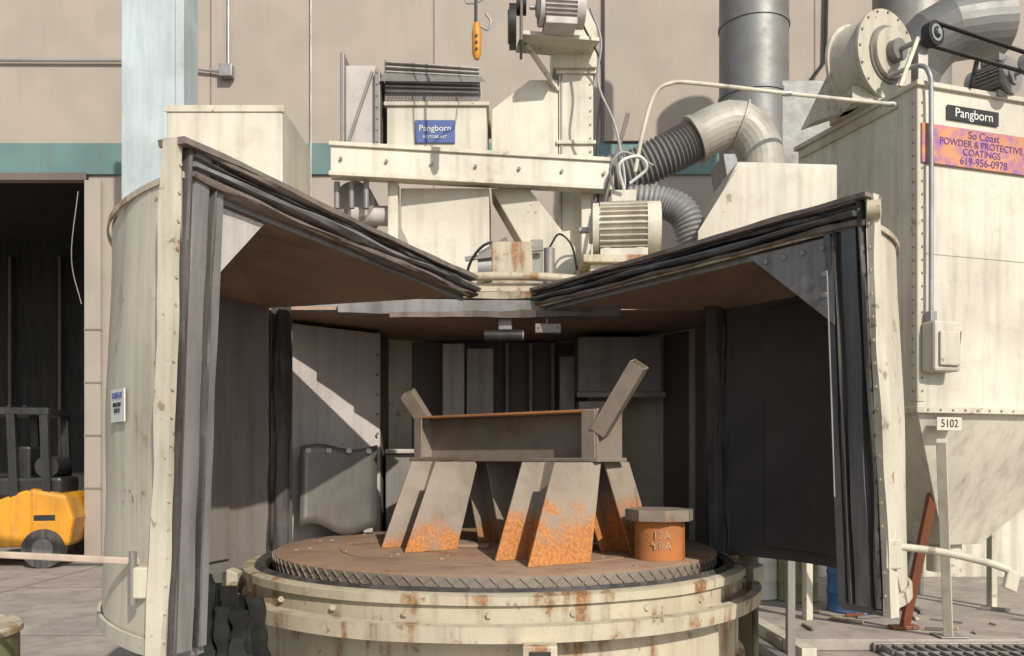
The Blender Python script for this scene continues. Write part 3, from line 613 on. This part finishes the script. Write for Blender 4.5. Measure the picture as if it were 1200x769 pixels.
# ------------------------------------------------------------ hoist
ho=E('jib_hoist')
tube('cable',[(-.22,5.2,4.25),(-.22,5.2,4.7),(-.20,5.2,5.5)],.010,black,ho,8); tube('chain_loop',[(-.30,5.2,5.5),(-.30,5.2,4.5),(-.24,5.2,4.36),(-.1,5.2,4.45),(.0,5.2,4.6),(.02,5.2,5.5)],.005,galv,ho,6,res=6)
tube('grip',[(-.215,5.2,4.02),(-.215,5.2,4.05),(-.215,5.2,4.18),(-.215,5.2,4.24)],.03,yell,ho,12,radf=lambda i,n:[.016,.028,.030,.018][min(i,3)])
for i in range(3): cyl('button_%d'%i,(-.215,5.172,4.07+.04*i),(-.215,5.164,4.07+.04*i),.008,black,ho,10)
tube('hook',[(-.16,5.2,4.3),(-.13,5.2,4.25),(-.15,5.2,4.2),(-.19,5.2,4.22)],.007,galv,ho,8,res=5)
box('jib_beam',-4.5,.2,5.15,5.26,5.5,5.62,blueP,ho); cyl('jib_mast',(-4.5,5.2,.004),(-4.5,5.2,5.8),.10,blueP,ho)

# ------------------------------------------------------------ forklift
fk=E('forklift',(-7.45,12.1,0),math.radians(12))
poly_ext('chassis',[(-1.0,0,.3),(.95,0,.3),(1.05,0,.55),(1.02,0,1.0),(.5,0,1.12),(-.2,0,.85),(-.9,0,.8)],(0,1.1,0),yell,fk,.04)
poly_ext('counterweight',[(.55,-.03,.25),(1.08,-.03,.3),(1.15,-.03,.7),(1.05,-.03,1.05),(.55,-.03,1.15)],(0,1.16,0),yell,fk,.06)
box('engine_vent',.62,.9,-.035,-.031,.68,.76,black,fk,0)
box('seat_base',-.05,.5,.25,.85,.9,1.25,black,fk,.03); box('seat_back',.32,.5,.22,.88,1.2,1.75,black,fk,.04)
box('engine_cowl',-.15,.95,.1,1.0,1.0,1.3,black,fk,.05)
for i,(x,y) in enumerate(((-.75,.06),(-.75,1.04),(.78,.06),(.78,1.04),(.35,.06),(.35,1.04))):
    beam('guard_post_%d'%i,(x,y,.8),(x+(.18 if x<0 else -.05),y,2.2),.11,.11,black,fk)
box('guard_roof',-.62,.80,.0,1.1,2.2,2.30,black,fk)
for i in range(6): box('guard_slat_%d'%i,-.55+.2*i,-.5+.2*i,.02,1.08,2.305,2.33,black,fk)
cyl('gas_bottle',(.72,.2,1.45),(.72,.9,1.45),.16,black,fk)
for i,y in enumerate((.25,.78)): box('mast_rail_%d'%i,-1.15,-1.05,y,y+.08,.1,2.1,black,fk); box('fork_%d'%i,-2.1,-1.15,y-.02,y+.1,.08,.12,black,fk)
for i,z in enumerate((.35,.9,2.0)): box('mast_cross_%d'%i,-1.18,-1.15,.2,.9,z,z+.1,black,fk)
tube('steering_wheel',[(-.45+.02*math.cos(a),.55+.17*math.cos(a),1.3+.17*math.sin(a)) for a in [k*math.pi/8 for k in range(17)]],.015,black,fk,8)
for i,(x,r) in enumerate(((-.7,.33),(.75,.28))):
    for j,y in enumerate((-.08,.98)):
        cyl('tyre_%d%d'%(i,j),(x,y,r),(x,y+.2,r),r,rubber,fk,32); cyl('wheel_hub_%d%d'%(i,j),(x,y-.01,r),(x,y+.21,r),r*.5,gray,fk,24)
# ------------------------------------------------------------ drums, bars, clutter
def drum(n,c,r,h,mt,z0=0.004):
    d=E(n); x,y=c
    p=[(0.001,z0),(r,z0),(r+.008,z0+.01),(r,z0+.03),(r,z0+h*.33-.02),(r+.01,z0+h*.33),(r,z0+h*.33+.02),(r,z0+h*.66-.02),(r+.01,z0+h*.66),(r,z0+h*.66+.02),(r,z0+h-.02),(r+.009,z0+h-.008),(r+.004,z0+h),(r-.01,z0+h),(r-.012,z0+h-.02),(0.001,z0+h-.02)]
    rev('body',c,p,mt,d,48); cyl('bung',(x+r*.55,y,z0+h-.02),(x+r*.55,y,z0+h-.005),.03,gray,d,16); return d
d0=drum('steel_drum',(-2.38,3.55),.29,.88,olive)
rev('lid',(-2.38,3.55),[(.001,.885),(.27,.885),(.295,.892),(.303,.885),(.303,.86)],creamR,d0,48)
drum('steel_drum.001',(3.34,8.3),.26,.56,blueD,.104); drum('steel_drum.002',(2.98,8.9),.2,.6,olive,.104)
drum('steel_drum.003',(2.60,9.1),.24,.6,white,.104)
ob=E('leaning_bar'); beam('bar',(3.40,7.4,.104),(3.44,6.90,1.48),.075,.05,brownP,ob); beam('foot',(3.28,7.4,.12),(3.52,7.42,.12),.1,.03,brownP,ob)
lb=E('support_prop'); beam('post',(3.62,7.08,.104),(3.22,6.40,1.72),.07,.07,creamC,lb); beam('foot_plate',(3.52,7.1,.11),(3.75,7.1,.11),.2,.012,gray,lb)
gr=E('floor_grating')
for i in range(26): box('bar_%d'%i,3.0+.09*i,3.02+.09*i,6.2,6.95,.03,.075,gray,gr,0)
for i in range(4): box('crossbar_%d'%i,2.98,5.3,6.2+.24*i,6.23+.24*i,.035,.07,gray,gr,0)
box('frame_a',2.95,5.33,6.15,6.19,.004,.08,gray,gr); box('frame_b',2.95,5.33,6.96,6.99,.004,.08,gray,gr)
ws=E('corrugated_screen')
vs=[];fs=[]; nn_=160
for i in range(nn_+1):
    x=3.7+4.3*i/nn_; y=10.6+.012*math.sin(i*.9); vs+=[(x,y,.104),(x,y,2.6)]
for i in range(nn_): fs.append((2*i,2*i+2,2*i+3,2*i+1))
mesh('sheet',vs,fs,creamC,ws,0,True); box('top_cap',3.68,8.02,10.54,10.66,2.6,2.66,creamC,ws)
for i,x in enumerate((3.72,5.8,7.98)): box('post_%d'%i,x-.03,x+.03,10.65,10.71,.104,2.6,gray,ws)
sm=E('scrap_steel_pile')
for i in range(22):
    x=random.uniform(2.5,5.2); y=random.uniform(7.2,8.3); a=random.uniform(0,3.14); l=random.uniform(.05,.30); w=random.uniform(.015,.04)
    obox('piece_%d'%i,(x,y,.104+w*.5),(l*math.cos(a)/2,l*math.sin(a)/2,0),(-w*math.sin(a)/2,w*math.cos(a)/2,0),(0,0,w*.4),random.choice([gray,gray,brownP,creamR,dark]),sm,0)
kb=E('steel_channel_kerb'); beam('channel',(2.3,6.6,.06),(2.2,8.6,.06),.12,.11,cream,kb); beam('channel_b',(2.05,6.4,.05),(1.95,8.6,.05),.08,.09,gray,kb)

# ------------------------------------------------------------ light, sky, camera
el=math.radians(34); az=math.radians(26)   # sun behind camera, to the right
w=bpy.data.worlds.new("World"); sc.world=w; w.use_nodes=True
nt=w.node_tree; bg=nt.nodes['Background']; sky=nt.nodes.new('ShaderNodeTexSky'); sky.sky_type='NISHITA'; sky.sun_disc=False
sky.sun_elevation=el; sky.sun_rotation=math.pi-az
hs=nt.nodes.new('ShaderNodeHueSaturation'); hs.inputs['Saturation'].default_value=.5
nt.links.new(sky.outputs[0],hs.inputs['Color']); nt.links.new(hs.outputs[0],bg.inputs[0]); bg.inputs[1].default_value=.145
ld=bpy.data.lights.new('sun','SUN'); ld.energy=4.4; ld.angle=math.radians(.6); ld.color=(1,.93,.82)
so=bpy.data.objects.new('sun',ld); COL.objects.link(so)
to=V(math.sin(az)*math.cos(el),-math.cos(az)*math.cos(el),math.sin(el)); so.rotation_euler=to.to_track_quat('Z','Y').to_euler(); so.location=to*20
cd=bpy.data.cameras.new('camera'); cam=bpy.data.objects.new('camera',cd); COL.objects.link(cam); sc.camera=cam
cam.location=(0,0,1.6); cam.rotation_euler=(math.pi/2,0,0); cd.sensor_width=36; cd.lens=30; cd.shift_y=.1254; cd.clip_end=2000; cd.clip_start=.05
sc.view_settings.view_transform='Standard'; sc.view_settings.look='None'; sc.view_settings.exposure=0
